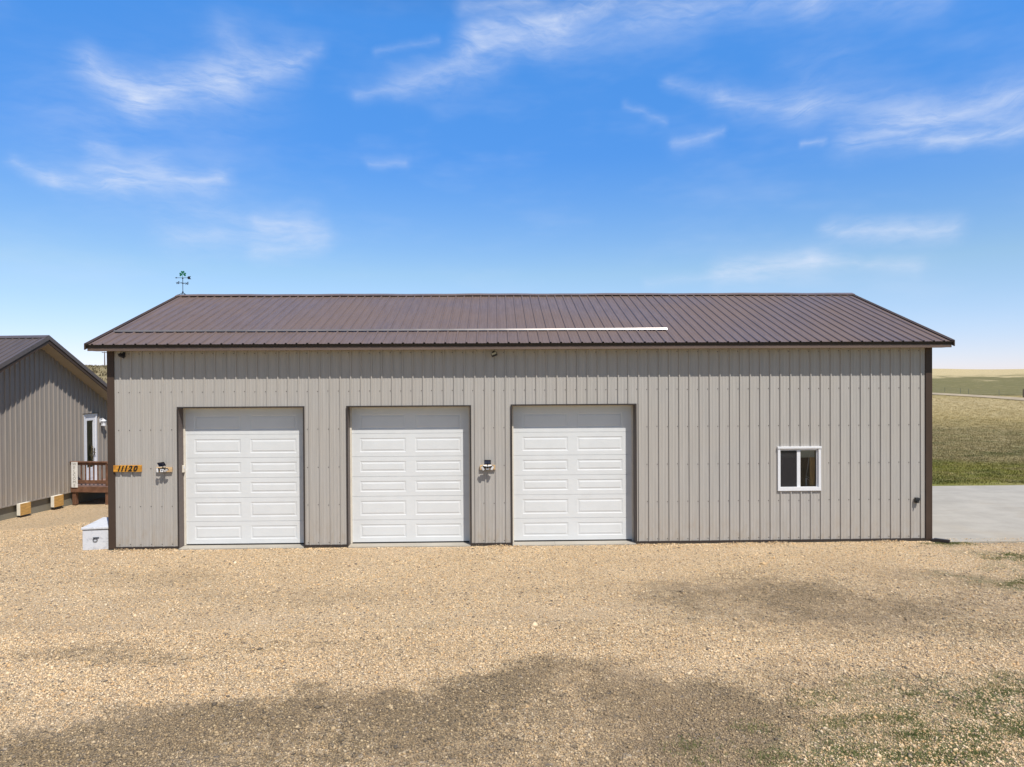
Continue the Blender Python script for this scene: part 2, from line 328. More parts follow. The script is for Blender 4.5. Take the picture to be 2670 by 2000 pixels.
gap = g.mr(v1.outputs['Distance'], .45, .75, 0, .6)
c1 = g.mix(gap, c1, (.20, .15, .095))
big = g.mr(sp2.outputs[1], .95, .96, 0, .7)
c1 = g.mix(big, c1, g.ramp(sp2.outputs[0], [(0, (.52, .42, .31)), (.4, (.28, .23, .18)), (.7, (.14, .125, .115))], True))
grn = g.math('MULTIPLY', wd, g.mr(g.noise(p, 2.6, 6, .74), .42, .56, 0, .9))
strw = g.math('MULTIPLY', wd, g.mr(g.noise(p, 2.1, 5, .7), .4, .6, 0, .6))
c1 = g.mix(strw, c1, (.36, .28, .15)); c1 = g.mix(grn, c1, g.mix(g.noise(p, 20, 3), (.06, .085, .025), (.13, .145, .05)))
g.l.new(c1, b.inputs['Base Color']); b.inputs['Roughness'].default_value = .8; b.inputs['Specular IOR Level'].default_value = .3
hh = g.math('ADD', g.mr(v1.outputs['Distance'], 0, .7, 1, 0), g.math('MULTIPLY', g.mr(v2.outputs['Distance'], 0, .7, 1, 0), .6))
hh = g.math('ADD', hh, g.math('MULTIPLY', g.noise(p, 3, 4, .6), 1.2))
g.l.new(g.bump(hh, .9, .016), b.inputs['Normal']); M_gravel = mgv
mst = bpy.data.materials.new('loose_pebbles'); mst.use_nodes = True; g = N(mst.node_tree); b = g.n['Principled BSDF']
p = g.new('ShaderNodeNewGeometry').outputs['Position']; at = g.new('ShaderNodeAttribute', attribute_name='rnd')
c1, _, _ = gravel_colour(g, p, at.outputs['Fac'])
g.l.new(c1, b.inputs['Base Color']); b.inputs['Roughness'].default_value = .7; b.inputs['Specular IOR Level'].default_value = .25; M_peb = mst
# ------------------------------------------------------------------ ground height
def ss(a, b, x):
    t = np.clip((x-a)/(b-a), 0, 1); return t*t*(3-2*t)
def yard_z(x, y):      # yard falls away a little toward the house on the left
    x = np.asarray(x, float); y = np.asarray(y, float)
    return -.035 - .42*ss(-.3, -5.6, x)*ss(-3, 5, y) - .08*ss(-1, -4, x)*ss(4, 9, y) + .015*np.sin(x*.9+1)*np.cos(y*.7) * ss(.6, 2.0, -y)
def land_z(x, y):
    x = np.asarray(x, float); y = np.asarray(y, float)
    dx, dy = x-CX, y-CY; r = np.hypot(dx, dy); a = np.degrees(np.arctan2(dx, dy))
    right = ss(-18, 30, a)*(1-ss(80, 140, a)); left = ss(18, -25, a)*(1-ss(-80, -140, a))
    zr = .3*0 + 9.4*ss(170, 600, r)*(1+.0*a) + (-.9*ss(32, 36, a))*ss(300, 600, r)
    zl = 11.2*ss(60, 430, r)**.8
    z = -.06 -.3*ss(22, 60, r) + right*zr + left*zl
    z = z + ss(60, 300, r)*(.25*np.sin(x*.021+y*.013)+.2*np.sin(x*.05-y*.043)) + ss(120, 420, r)*.12*np.sin(x*.13+y*.09)
    z = z - ss(560, 2600, r)*25
    yz = yard_z(x, y)
    near = 1-ss(18, 34, np.hypot(x-6, y+2))
    return z*(1-near) + (yz-.05)*near
def grid_object(name, xs, ys, fz, mt, **tags):
    X, Y = np.meshgrid(xs, ys); Z = fz(X, Y); nx, ny = len(xs), len(ys)
    v = np.stack([X.ravel(), Y.ravel(), Z.ravel()], 1)
    i = np.arange(ny-1)[:, None]*nx+np.arange(nx-1)[None, :]; i = i.ravel()
    f = np.stack([i, i+1, i+nx+1, i+nx], 1)
    return fast_mesh(name, v, f, mt, **tags)
def fast_mesh(name, v, f, mt, smooth=True, attr=None, **tags):
    me = bpy.data.meshes.new(name); k = f.shape[1]
    me.vertices.add(len(v)); me.vertices.foreach_set('co', np.ascontiguousarray(v, dtype=np.float32).ravel())
    me.loops.add(f.size); me.loops.foreach_set('vertex_index', np.ascontiguousarray(f, dtype=np.int32).ravel())
    me.polygons.add(len(f)); me.polygons.foreach_set('loop_start', np.arange(0, f.size, k, dtype=np.int32))
    me.polygons.foreach_set('use_smooth', np.full(len(f), smooth))
    me.update(calc_edges=True); me.materials.append(mt)
    if attr is not None:
        a = me.attributes.new('rnd', 'FLOAT', 'POINT'); a.data.foreach_set('value', attr.astype(np.float32))
    o = bpy.data.objects.new(name, me); COL.objects.link(o)
    for q, t in tags.items(): o[q] = t
    return o
# grassland material: lawn near the pad, cured grass and greener pasture further out
mgr = bpy.data.materials.new('grassland'); mgr.use_nodes = True; g = N(mgr.node_tree); b = g.n['Principled BSDF']
p = g.new('ShaderNodeNewGeometry').outputs['Position']
pr = g.vm('MULTIPLY', g.vm('SUBTRACT', p, (CX, CY, 0)), (1, 1, 0)); r_ = g.vm('LENGTH', pr)
wob = g.math('MULTIPLY', g.math('SUBTRACT', g.noise(p, .03, 5, .65), .5), 1.1)
wob2 = g.math('MULTIPLY', g.math('SUBTRACT', g.noise(p, .16, 5, .65), .5), .55)
lr = g.math('DIVIDE', g.math('SUBTRACT', g.math('LOGARITHM', r_, 2.718), 2.6), 4.4)   # ln r: 2.6 .. 7.0
lr = g.math('ADD', lr, g.math('MULTIPLY', g.math('ADD', wob, wob2), .16))
tan1, tan2, olive, lawn, dgr = (.54, .42, .20), (.64, .51, .29), (.34, .275, .14), (.23, .225, .045), (.165, .15, .065)
zone = g.ramp(lr, [(0, lawn), (.20, lawn), (.245, olive), (.33, olive), (.40, tan1), (.50, tan2), (.57, tan1), (.60, dgr), (.735, dgr), (.755, tan2), (1, tan2)])
sp = g.new('ShaderNodeSeparateXYZ'); g.l.new(p, sp.inputs[0])
leftm = g.mr(sp.outputs[0], 0, -25, 0, 1)
zone = g.mix(leftm, zone, g.mix(g.mr(g.noise(p, .07, 5, .7), .4, .62), (.36, .28, .16), (.22, .18, .10)))
n1 = g.noise(p, .35, 6, .7); n2 = g.noise(p, 1.6, 6, .72); n3 = g.noise(p, 9, 5, .7)
gf = g.mr(r_, 28, 90, 1, .22)
c = g.mix(g.math('MULTIPLY', gf, g.mr(n1, .47, .66, 0, .8)), zone, (.085, .11, .03))
c = g.mix(g.mr(n1, .48, .33, 0, .6), c, (.36, .29, .16))
c = g.mix(g.mr(n2, .35, .68, 0, .7), c, g.mix(.5, zone, (.32, .27, .13)))
n4 = g.noise(g.scalevec(p, (.35, 1.3, 1)), .5, 6, .75, 1.2)
c = g.mix(g.math('MULTIPLY', gf, g.mr(n4, .52, .66, 0, .85)), c, (.08, .105, .035)); c = g.mix(g.mr(n4, .46, .32, 0, .65), c, (.42, .34, .16))
c = g.mix(g.mr(n3, .35, .7, .0, .6), c, g.mix(.6, c, (.045, .05, .02)))
bsh = g.mr(g.noise(g.scalevec(p, (1, 1, 0)), .22, 4, .75), .60, .68, 0, .8); c = g.mix(g.math('MULTIPLY', leftm, bsh), c, (.085, .075, .045))
g.l.new(c, b.inputs['Base Color']); b.inputs['Roughness'].default_value = .95; b.inputs['Specular IOR Level'].default_value = .1
g.l.new(g.bump(g.math('ADD', n3, g.math('MULTIPLY', n2, 2)), .7, .12), b.inputs['Normal']); M_grassland = mgr
# ground: one sheet to the horizon
na, nr = 300, 110
rr = np.concatenate([[0.0], 3*np.power(4200/3, np.linspace(0, 1, nr-1))]); aa = np.linspace(0, 2*np.pi, na, endpoint=False)
RR, AA = np.meshgrid(rr, aa, indexing='ij'); GX = CX+RR*np.sin(AA); GY = CY+RR*np.cos(AA); GZ = land_z(GX, GY)
i = (np.arange(nr-1)[:, None]*na+np.arange(na)[None, :]); j = (np.arange(nr-1)[:, None]*na+(np.arange(na)+1)[None, :] % na)
f = np.stack([i.ravel(), (i+na).ravel(), (j+na).ravel(), j.ravel()], 1)
fast_mesh('ground', np.stack([GX.ravel(), GY.ravel(), GZ.ravel()], 1), f[:, ::-1], M_grassland, kind='structure')
# gravel yard
xs = np.arange(-16, 32.01, .25); ys = np.arange(-26, 14.01, .25)
def gz(x, y):
    z = yard_z(x, y)
    e = np.maximum(ss(25, 31.5, x), np.maximum(ss(-10, -15.5, x), np.maximum(ss(-18, -25.5, y), ss(10, 13.5, y))))
    z = z - .25*e
    pad = (x > 18.4)*(y > -.1)+(x > .2)*(x < 18.1)*(y > .4)
    return np.where(pad, z-.3, z)
grid_object('gravel_yard', xs, ys, gz, M_gravel, kind='structure')
# loose stones on top of it
def stones(n, x0, x1, y0, y1, s0):
    d = rng.random(n)
    y = y0+(y1-y0)*rng.random(n); x = x0+(x1-x0)*rng.random(n)
    keep = ~((x > -.05) & (x < 18.35) & (y > -.06)) & ~((x > 18.3) & (y > -.2)) & ~((x < -5.3) & (y > 4.6))
    dep = (y-CY); keep &= (np.abs(x-CX) < dep*.86+1.0) | (y < -28)
    x, y = x[keep], y[keep]; n = len(x)
    s = s0*np.exp(rng.normal(0, .36, n)); a = rng.random(n)*6.283
    base = np.array([(1, 0, 0), (0, 1, 0), (-1, 0, 0), (0, -1, 0), (0, 0, .62), (0, 0, -.6)], float)
    V = base[None]*np.stack([s*(1+.35*rng.random(n)), s*(.75+.25*rng.random(n)), s*(.8+.4*rng.random(n))], 1)[:, None, :]
    V = V*(1+.25*(rng.random((n, 6, 1))-.5))
    ca, sa = np.cos(a)[:, None], np.sin(a)[:, None]; X = V[..., 0]*ca-V[..., 1]*sa; Y = V[..., 0]*sa+V[..., 1]*ca
    Z = V[..., 2]+(rng.random((n, 1))-.5)*V[..., 0]*.3
    out = np.stack([X+x[:, None], Y+y[:, None], Z+(gz(x, y)+s*.18)[:, None]], 2)
    F = np.array([(0, 1, 4), (1, 2, 4), (2, 3, 4), (3, 0, 4), (1, 0, 5), (2, 1, 5), (3, 2, 5), (0, 3, 5)])
    return out.reshape(-1, 3), (F[None]+6*np.arange(n)[:, None, None]).reshape(-1, 3), np.repeat(rng.random(n), 6)
v1_, f1_, a1_ = stones(260000, -3, 20, -10.2, -5, .0100)
v2_, f2_, a2_ = stones(170000, -7, 22.5, -5, 4, .0108)
v3_, f3_, a3_ = stones(1400, -3, 20, -10.2, -1, .019)
def edge_pile(n, x0, x1, y0, y1, s0, zf):     # stones kicked up against the wall base and spilled on the slab edge
    v, f, a = stones(n, x0, x1, -30, -29, s0)
    k_ = len(a)//6; V = v.reshape(k_, 6, 3); c_ = V.mean(1, keepdims=True)
    nx, ny = x0+(x1-x0)*rng.random(k_), y0+(y1-y0)*rng.random(k_)**.7
    nz = zf(nx, ny)+s0*.2
    return ((V-c_)+np.stack([nx, ny, nz], 1)[:, None, :]).reshape(-1, 3), f, a
def pile_z(x, y):
    d_ = np.clip((y+.14)/.12, 0, 1); door = np.zeros_like(x, bool)
    for a_, b__ in ((1.49, 4.24), (5.19, 7.915), (8.825, 11.605)): door |= (x > a_-.03) & (x < b__+.03)
    h_ = .006+.030*np.clip(np.sin(x*2.3)+np.sin(x*5.1+1)*.6+.35, 0, 1.4)
    return np.where(door & (y > -.08), -.30, gz(x, y*0-.2)+h_*d_*rng.random(len(x)))
vv_ = [(v1_, f1_, a1_), (v2_, f2_, a2_), (v3_, f3_, a3_)]
vv_ += [edge_pile(9000, .1, 18.25, -.16, -.032, .010, pile_z), edge_pile(500, 18.45, 23, -.19, .10, .008, lambda x, y: np.where(y > -.16, -.010, -.03)), edge_pile(160, 1.6, 11.5, -.074, -.01, .006, lambda x, y: np.full(len(x), -.006))]
off = 0; LV = []; LF = []; LA = []
for v_, f_, a_ in vv_: LV.append(v_); LF.append(f_+off); LA.append(a_); off += len(v_)
vv = np.concatenate(LV); ff = np.concatenate(LF)
fast_mesh('gravel_stones', vv, ff, M_peb, smooth=True, attr=np.concatenate(LA), kind='stuff', label='loose tan and grey pebbles covering the gravel yard', category='gravel')
# ------------------------------------------------------------------ concrete driveway pad
pd = MB(); pd.box(18.33, 48, -.16, 7.55, -.3, -.012); pd.build('concrete_pad', M_conc, kind='structure', bevel=.01)
jt = MB()
# dirt road far right
rd = MB(); prev = None
pts = []
for azd in np.linspace(8, 66, 60):
    t = (azd-32.7)/5.2; r = 190-45*t if t < 4 else 30
    r = max(r, 70); tz = R(azd); pts.append((CX+r*math.sin(tz), CY+r*math.cos(tz), r, tz))
mroad = mat('dirt_track', (.38, .30, .19), .95, var=.25, scale=.4)
for a_, b_ in zip(pts[:-1], pts[1:]):
    q = []
    for (x, y, r, tz), sgn in ((a_, -1), (b_, -1), (b_, 1), (a_, 1)):
        w_ = 9+sgn*0; xx = x+sgn*w_*math.sin(tz); yy = y+sgn*w_*math.cos(tz); q.append((xx, yy, float(land_z(xx, yy))+.10))
    rd.face(q)
rd.build('dirt_road', mroad, kind='structure')
# ------------------------------------------------------------------ ribbed steel panels
PITCHM = .2286
def profile(a0, a1, phase, pitch=PITCHM, hmaj=.025, minor=True, wb=.040, wt=.022):
    pts = {round(a0, 5): None, round(a1, 5): None}
    k0 = int(math.floor((a0-phase)/pitch))-1; ev = []
    for k in range(k0, int((a1-phase)/pitch)+2):
        c = phase+k*pitch
        ev += [(c-wb/2, 0), (c-wt/2, hmaj), (c+wt/2, hmaj), (c+wb/2, 0)]
        if minor:
            for q in (1/3., 2/3.):
                mcen = c+pitch*q; ev += [(mcen-.019, 0), (mcen-.008, .003), (mcen+.008, .003), (mcen+.019, 0)]
    ev.sort()
    X = [e[0] for e in ev]; H = [e[1] for e in ev]
    out = [(a0, float(np.interp(a0, X, H)))]+[(x, h) for x, h in ev if a0 < x < a1]+[(a1, float(np.interp(a1, X, H)))]
    return out
def ribbed(mb, a0, a1, phase, P, lo, hi, mi=0, **k):
    """P(a, t, h) -> point; lo/hi functions of a give the ends."""
    pr = profile(a0, a1, phase, **k)
    for (xa, ha), (xb, hb) in zip(pr[:-1], pr[1:]):
        mb.face([P(xa, lo(xa), ha), P(xb, lo(xb), hb), P(xb, hi(xb), hb), P(xa, hi(xa), ha)], mi)
Lb = 18.288; WT = 4.335; RY = 3.994; SL = (6.026-4.478)/(RY+.33); G = .296; OV = .33
def rz(y): return 4.478+SL*(y+OV)
BACK = 2*RY
shop = thing('garage_building', 'long taupe ribbed steel garage with brown metal roof and three white overhead doors', 'garage', (0, 0, 0))
OP = [(1.49, 4.24, 3.095), (5.19, 7.915, 3.095), (8.825, 11.605, 3.105)]
WX0, WX1, WZ0, WZ1 = 14.80, 15.78, 1.135, 2.13
PH = .245
def Pf(a, t, h): return (a, -h, t)
fm = MB(); k = lambda v: (lambda a: v)
segs = [(.06, 1.49, .035), (4.24, 5.19, .035), (7.915, 8.825, .035), (11.605, WX0, .035), (WX1, Lb-.06, .035)]
for a, b_, z in segs: ribbed(fm, a, b_, PH, Pf, k(z), k(WT))
for a, b_, z in OP: ribbed(fm, a, b_, PH, Pf, k(z), k(WT))
ribbed(fm, WX0, WX1, PH, Pf, k(.035), k(WZ0)); ribbed(fm, WX0, WX1, PH, Pf, k(WZ1), k(WT))
def inside(x, z):
    for a, b_, t in OP:
        if a-.06 < x < b_+.06 and z < t+.05: return True
    return WX0-.05 < x < WX1+.05 and WZ0-.05 < z < WZ1+.05
kk = 0
while True:
    c = PH+kk*PITCHM; kk += 1
    if c > Lb-.1: break
    for z in (.085, .918, 1.755, 2.6, 3.434, 4.275):
        x = c-.045
        if x < .1 or inside(x, z): continue
        x += random.uniform(-.004, .004); zz = z+random.uniform(-.006, .006)
        fm.tube((x, -.0005, zz), (x, -.008, zz), .0105, .008, 6, 1)
fm.build('front_wall', [M_sid, M_screw], shop)
# gable and rear walls
gw = MB()
def top(y): return min(rz(y) if y < RY else rz(BACK-y), 99)-.06
for x, sg in ((0, -1), (Lb, 1)):
    for (y0, y1) in ((0.06, RY), (RY, BACK-.06)):
        ribbed(gw, y0, y1, .1, (lambda a, t, h, x=x, sg=sg: (x+sg*h, a, t)), k(.035), top)
ribbed(gw, .06, Lb-.06, PH, lambda a, t, h: (a, BACK+h, t), k(.035), k(WT))
gw.build('side_walls', M_sid, shop)
lining = MB()   # interior lining of the wall plus floor slab
lining.box(.03, Lb-.03, BACK-.09, BACK-.03, 0, WT); lining.box(.03, .09, .1, BACK-.1, 0, WT); lining.box(Lb-.09, Lb-.03, .1, BACK-.1, 0, WT)
lining.box(12.0, 12.08, .1, BACK-.1, 0, WT); lining.box(.03, Lb-.03, .33, BACK-.1, WT-.02, WT+.03)
lining.build('inner_lining', M_interior, shop)
fl = MB(); fl.box(-.02, Lb+.02, -.012, BACK+.02, -.35, -.008); fl.build('floor_slab', M_found, shop)
# trims
ct = MB(); ct.box(-.035, .115, -.03, .0, .0, WT); ct.box(-.035, -.005, 0, .12, .0, WT)
ct.build('corner_trim', M_trim, shop, bevel=.004)
ct = MB(); ct.box(Lb-.115, Lb+.035, -.03, .0, .0, WT); ct.box(Lb+.005, Lb+.035, 0, .12, .0, WT)
ct.build('corner_trim', M_trim, shop, bevel=.004)
for x in (-.035, Lb+.005):
    ct = MB(); ct.box(x, x+.03, BACK-.12, BACK, 0, WT); ct.build('corner_trim', M_trim, shop)
bt = MB()
for a, b_ in ((.115, 1.49), (4.24, 5.19), (7.915, 8.825), (11.605, Lb-.115)):
    bt.box(a, b_, -.026, -.001, -.006, .036)
bt.box(.115, Lb-.115, BACK, BACK+.03, 0, .04)
bt.build('base_trim', M_trimdk, shop)
# roof
RI = PH+.04
sn, cs = SL/math.hypot(1, SL), 1/math.hypot(1, SL)
rf = MB()
def Pr(a, t, h): return (a, t-h*sn, rz(t)+h*cs)
def Pb(a, t, h): return (a, BACK-t+h*sn, rz(t)+h*cs)
ribbed(rf, -G, Lb+G, .079, Pr, k(-OV-.045), k(RY), wb=.052, wt=.024)
ribbed(rf, -G, Lb+G, .079, Pb, k(-OV-.045), k(RY), wb=.052, wt=.024)
roof = rf.build('roof', M_roof, shop)
und = MB()
for f_ in (lambda y: y, lambda y: BACK-y):
    y0, y1 = f_(-OV-.03), f_(RY); 
    und.face([(-G+.01, y0, rz(-OV-.03)-.012), (Lb+G-.01, y0, rz(-OV-.03)-.012), (Lb+G-.01, y1, rz(RY)-.012), (-G+.01, y1, rz(RY)-.012)])
und.build('roof_deck', M_trimdk, roof)
rc = MB()
# ridge cap: slightly wavy folded strip
nseg = 60; xsr = np.linspace(-G-.02, Lb+G+.02, nseg)
for xa, xb in zip(xsr[:-1], xsr[1:]):
    wa, wb_ = .004*math.sin(xa*1.7)+.003*math.sin(xa*5), .004*math.sin(xb*1.7)+.003*math.sin(xb*5)
    za, zb = rz(RY)+.048+wa, rz(RY)+.048+wb_
    for s_ in (-1, 1):
        q = [(xa, RY+s_*.17, za-.17*SL+.0), (xb, RY+s_*.17, zb-.17*SL+.0), (xb, RY, zb), (xa, RY, za)]
        rc.face(q if s_ < 0 else q[::-1])
        q = [(xa, RY+s_*.172, za-.17*SL-.012), (xb, RY+s_*.172, zb-.17*SL-.012), (xb, RY+s_*.17, zb-.17*SL), (xa, RY+s_*.17, za-.17*SL)]
        rc.face(q if s_ < 0 else q[::-1])
rc.build('ridge_cap', M_roof, roof)
ev = MB()   # eave trim folded back under the sheet edge; near-black colour paints its shade
ev.face([(-G, -OV-.040, 4.462), (-G, -OV+.004, 4.400), (Lb+G, -OV+.004, 4.400), (Lb+G, -OV-.040, 4.462)])
ev.build('eave_trim', M_rubber_shade, shop)
ev = MB(); ev.box(-G, Lb+G, -OV-.004, -OV+.02, 4.392, 4.400); ev.box(-G+.02, Lb+G-.02, -OV+.001, -OV+.022, 4.330, 4.392)
ev.box(-G+.02, Lb+G-.02, BACK+OV-.02, BACK+OV, 4.33, 4.47)
ev.build('fascia', M_fascia, shop)
sf = MB(); sf.box(-G+.03, Lb+G-.03, -OV+.022, -.001, 4.336, 4.350); sf.box(-G+.03, Lb+G-.03, BACK+.001, BACK+OV-.02, 4.336, 4.35); sf.build('soffit', M_soffit, shop)
for x0, x1 in ((-G-.022, -G+.002), (Lb+G-.002, Lb+G+.022)):
    rk = MB()
    for s_ in (0, 1):
        f_ = (lambda y: y) if s_ == 0 else (lambda y: BACK-y)
        ys_ = (-OV-.05, RY)
        P = []
        for x in (x0, x1):
            for y in ys_:
                for dz in (-.105, .03): P.append((x, f_(y), rz(y)+dz))
        b0 = len(rk.v); rk.v += P
        for q in ((0, 1, 3, 2), (4, 6, 7, 5), (0, 4, 5, 1), (2, 3, 7, 6), (1, 5, 7, 3), (0, 2, 6, 4)): rk.f.append(tuple(b0+i for i in q)); rk.m.append(0)
    # flange lying on the sheet edge
    xi = x1 if x0 < 0 else x0; xo = xi+(.07 if x0 < 0 else -.07)
    for s_ in (0, 1):
        f_ = (lambda y: y) if s_ == 0 else (lambda y: BACK-y)
        rk.face([(xi, f_(-OV-.05), rz(-OV-.05)+.028), (xo, f_(-OV-.05), rz(-OV-.05)+.026), (xo, f_(RY-.16), rz(RY-.16)+.026), (xi, f_(RY-.16), rz(RY-.16)+.028)])
    rk.build('rake_trim', M_trim, shop)
# snow guard rail: folded strip across the lower roof
sg = MB(); gx = np.linspace(.0-.16, 12.45, 70)
for xa, xb in zip(gx[:-1], gx[1:]):
    def pr_(x):
        y = .50+.012*(x/12); wv = 0
        z = rz(y)+.030
        return [(x, y-.028, z-.008+wv), (x, y-.022, z-.004+wv), (x, y-.002, z+.030+wv), (x, y+.006, z+.032+wv), (x, y+.10, rz(y+.1)+.024)]
    A_, B_ = pr_(xa), pr_(xb)
    for i_ in range(4): sg.face([A_[i_], B_[i_], B_[i_+1], A_[i_+1]])
sg.build('snow_guard', M_galv, shop, smooth=False)
# ------------------------------------------------------------------ overhead doors
SECT = [0, .523, 1.055, 1.50, 1.95, 2.47, 3.12]
def raised(mb, x0, x1, z0, z1, y):
    rings = [(0, 0), (.016, .006), (.034, .006), (.058, .000)]
    def ring(i): d, dy = rings[i]; return [(x0+d, y+dy, z0+d), (x1-d, y+dy, z0+d), (x1-d, y+dy, z1-d), (x0+d, y+dy, z1-d)]
    rs = [ring(i) for i in range(4)]
    for a_, b_ in zip(rs[:-1], rs[1:]):
        for i_ in range(4):
            j_ = (i_+1) % 4; mb.face([a_[i_], a_[j_], b_[j_], b_[i_]])
    mb.face(rs[3])
YD = .245
for di, (a, b_, ztop) in enumerate(OP):
    fr_ = MB()
    z0 = -.006
    for (xa, xb) in ((a-.012, a+.012), (b_-.012, b_+.012)): (fr_.box(xa, xb, -.030, YD, z0, ztop+.012), fr_.box(xa-.004, xb+.004, -.036, -.030, z0, ztop+.012, 1))
    fr_.box(a+.012, b_-.012, -.030, YD, ztop-.004, ztop+.012)
    fr_.box(a+.012+.004, b_-.012-.004, -.036, -.030, ztop+.012-.03, ztop+.012, 1)
    fr_.build('door_jamb', [M_jamb, M_trimdk], shop)
    st_ = MB()
    st_.box(a+.012, a+.05, YD-.03, YD-.003, 0, ztop-.004); st_.box(b_-.05, b_-.012, YD-.03, YD-.003, 0, ztop-.004); st_.box(a+.05, b_-.05, YD-.03, YD-.003, ztop-.045, ztop-.004)
    st_.build('door_stop', M_cream if di != 0 else M_cream, shop)
    dr = MB(); dr.box(a+.02, b_-.02, YD+.014, YD+.05, .02, ztop-.01); dr.box(a+.02, b_-.02, YD-.004, YD+.05, -.004, .022, 1)
    door = dr.build('garage_door', [M_door, M_rubber_shade], shop)
    cx = (a+b_)/2
    for i_ in range(6):
        za, zb = SECT[i_]+.024 if i_ == 0 else SECT[i_]+.003, min(SECT[i_+1], ztop-.006)-.003
        mb = MB(); xa, xb = a+.022, b_-.022
        pw = 1.03; px = [(cx-.105-pw, cx-.105), (cx+.105, cx+.105+pw)]
        zl, zh = za+.10, zb-.10
        if i_ == 0: zl = za+.10
        if i_ == 5: zh = za+.43; 
        y = YD
        Xs = [xa, px[0][0], px[0][1], px[1][0], px[1][1], xb]
        mb.face([(xa, y, za), (xb, y, za), (xb, y, zl), (xa, y, zl)]); mb.face([(xa, y, zh), (xb, y, zh), (xb, y, zb), (xa, y, zb)])
        for q in (0, 2, 4): mb.face([(Xs[q], y, zl), (Xs[q+1], y, zl), (Xs[q+1], y, zh), (Xs[q], y, zh)])
        for (p0, p1) in px: raised(mb, p0, p1, zl, zh, y)
        mb.face([(xa, y, zb), (xb, y, zb), (xb, y+.013, zb+.002), (xa, y+.013, zb+.002)]); mb.face([(xa, y+.013, za-.002), (xb, y+.013, za-.002), (xb, y, za), (xa, y, za)])
        mb.build('door_section', M_door, door)
    ap = MB(); ap.box(a+.012, b_-.012, -.075, YD-.004, -.05, -.006)
    if di == 2: 
        ap = MB(); ap.box(a+.012, a+.96, -.075, YD-.004, -.05, -.006); ap.box(a+.965, b_-.012, -.075, YD-.004, -.05, -.006)
    ap.build('door_sill', M_conc, shop)
kp = thing('keypad', 'small beige keypad box on the left jamb of the left garage door', 'keypad', (OP[0][0]+.0125, .17, 1.64))
kb = MB(); kb.box(0, .035, -.045, .045, 0, .16); kb.build('case', M_cream, kp, bevel=.008)
kb = MB(); kb.box(.035, .039, -.03, .03, .08, .135); kb.build('key_cover', M_white, kp, bevel=.002)
# ------------------------------------------------------------------ window
wf = MB(); x0, x1, z0, z1 = WX0, WX1, WZ0, WZ1
wf.box(x0, x0+.055, -.038, .03, z0+.085, z1-.045); wf.box(x1-.055, x1, -.038, .03, z0+.085, z1-.045); wf.box(x0, x1, -.040, .03, z0-.0, z0+.085)
wf.box(x0-.008, x1+.010, -.052, .03, z1-.045, z1)
win = wf.build('window', M_white, shop, bevel=.003)
wf = MB(); wf.box(x0+.055, x0+.075, .0, .05, z0+.085, z1-.07); wf.box(x1-.085, x1-.06, .0, .05, z0+.085, z1-.07); wf.box(x0+.055, x1-.055, .0, .05, z1-.09, z1-.045)
wf.box(x0+.445, x0+.525, -.006, .05, z0+.085, z1-.09)
wf.build('sash', M_white, win, bevel=.003)
for (xa, xb) in ((x0+.075, x0+.445), (x0+.525, x1-.085)):
    gp = MB(); gp.face([(xa, .022, z0+.085), (xb, .022, z0+.085), (xb, .022, z1-.09), (xa, .022, z1-.09)]); gp.build('pane', M_glass, win)
gp = MB(); gp.face([(x0+.075, .008, z0+.085), (x0+.445, .008, z0+.085), (x0+.445, .008, z1-.09), (x0+.075, .008, z1-.09)]); gp.build('insect_screen', M_screen, win)
bl = MB()
for i_ in range(7): bl.box(x0+.06, x1-.10, .07, .085, z1-.10-.021*i_, z1-.083-.021*i_)
bl.box(x0+.06, x1-.10, .066, .09, z1-.255, z1-.235); bl.build('blind', M_blind, win)
stp = MB(); stp.box(x1-.17, x1-.06, .14, .18, .0, 3.2); stp.box(x0-.4, x0-.3, .14, .18, 0, 3.2); stp.build('wall_stud', M_stud, shop)
ts = thing('folded_stand', 'thin white folded stand inside, seen through the right window pane', 'stand', (15.62, .27, 0))
t_ = MB(); t_.tube((-.04, 0, 0), (-.04, 0, 1.38), .018); t_.build('pole', M_white, ts, smooth=True)
t_ = MB(); t_.tube((-.04, 0, 1.40), (.04, -.05, 2.1), .008); t_.tube((-.04, 0, 1.42), (.12, .05, 1.33), .006); t_.tube((-.04, 0, 1.38), (.12, .05, 1.27), .006); t_.build('arm', M_white, ts, smooth=True)
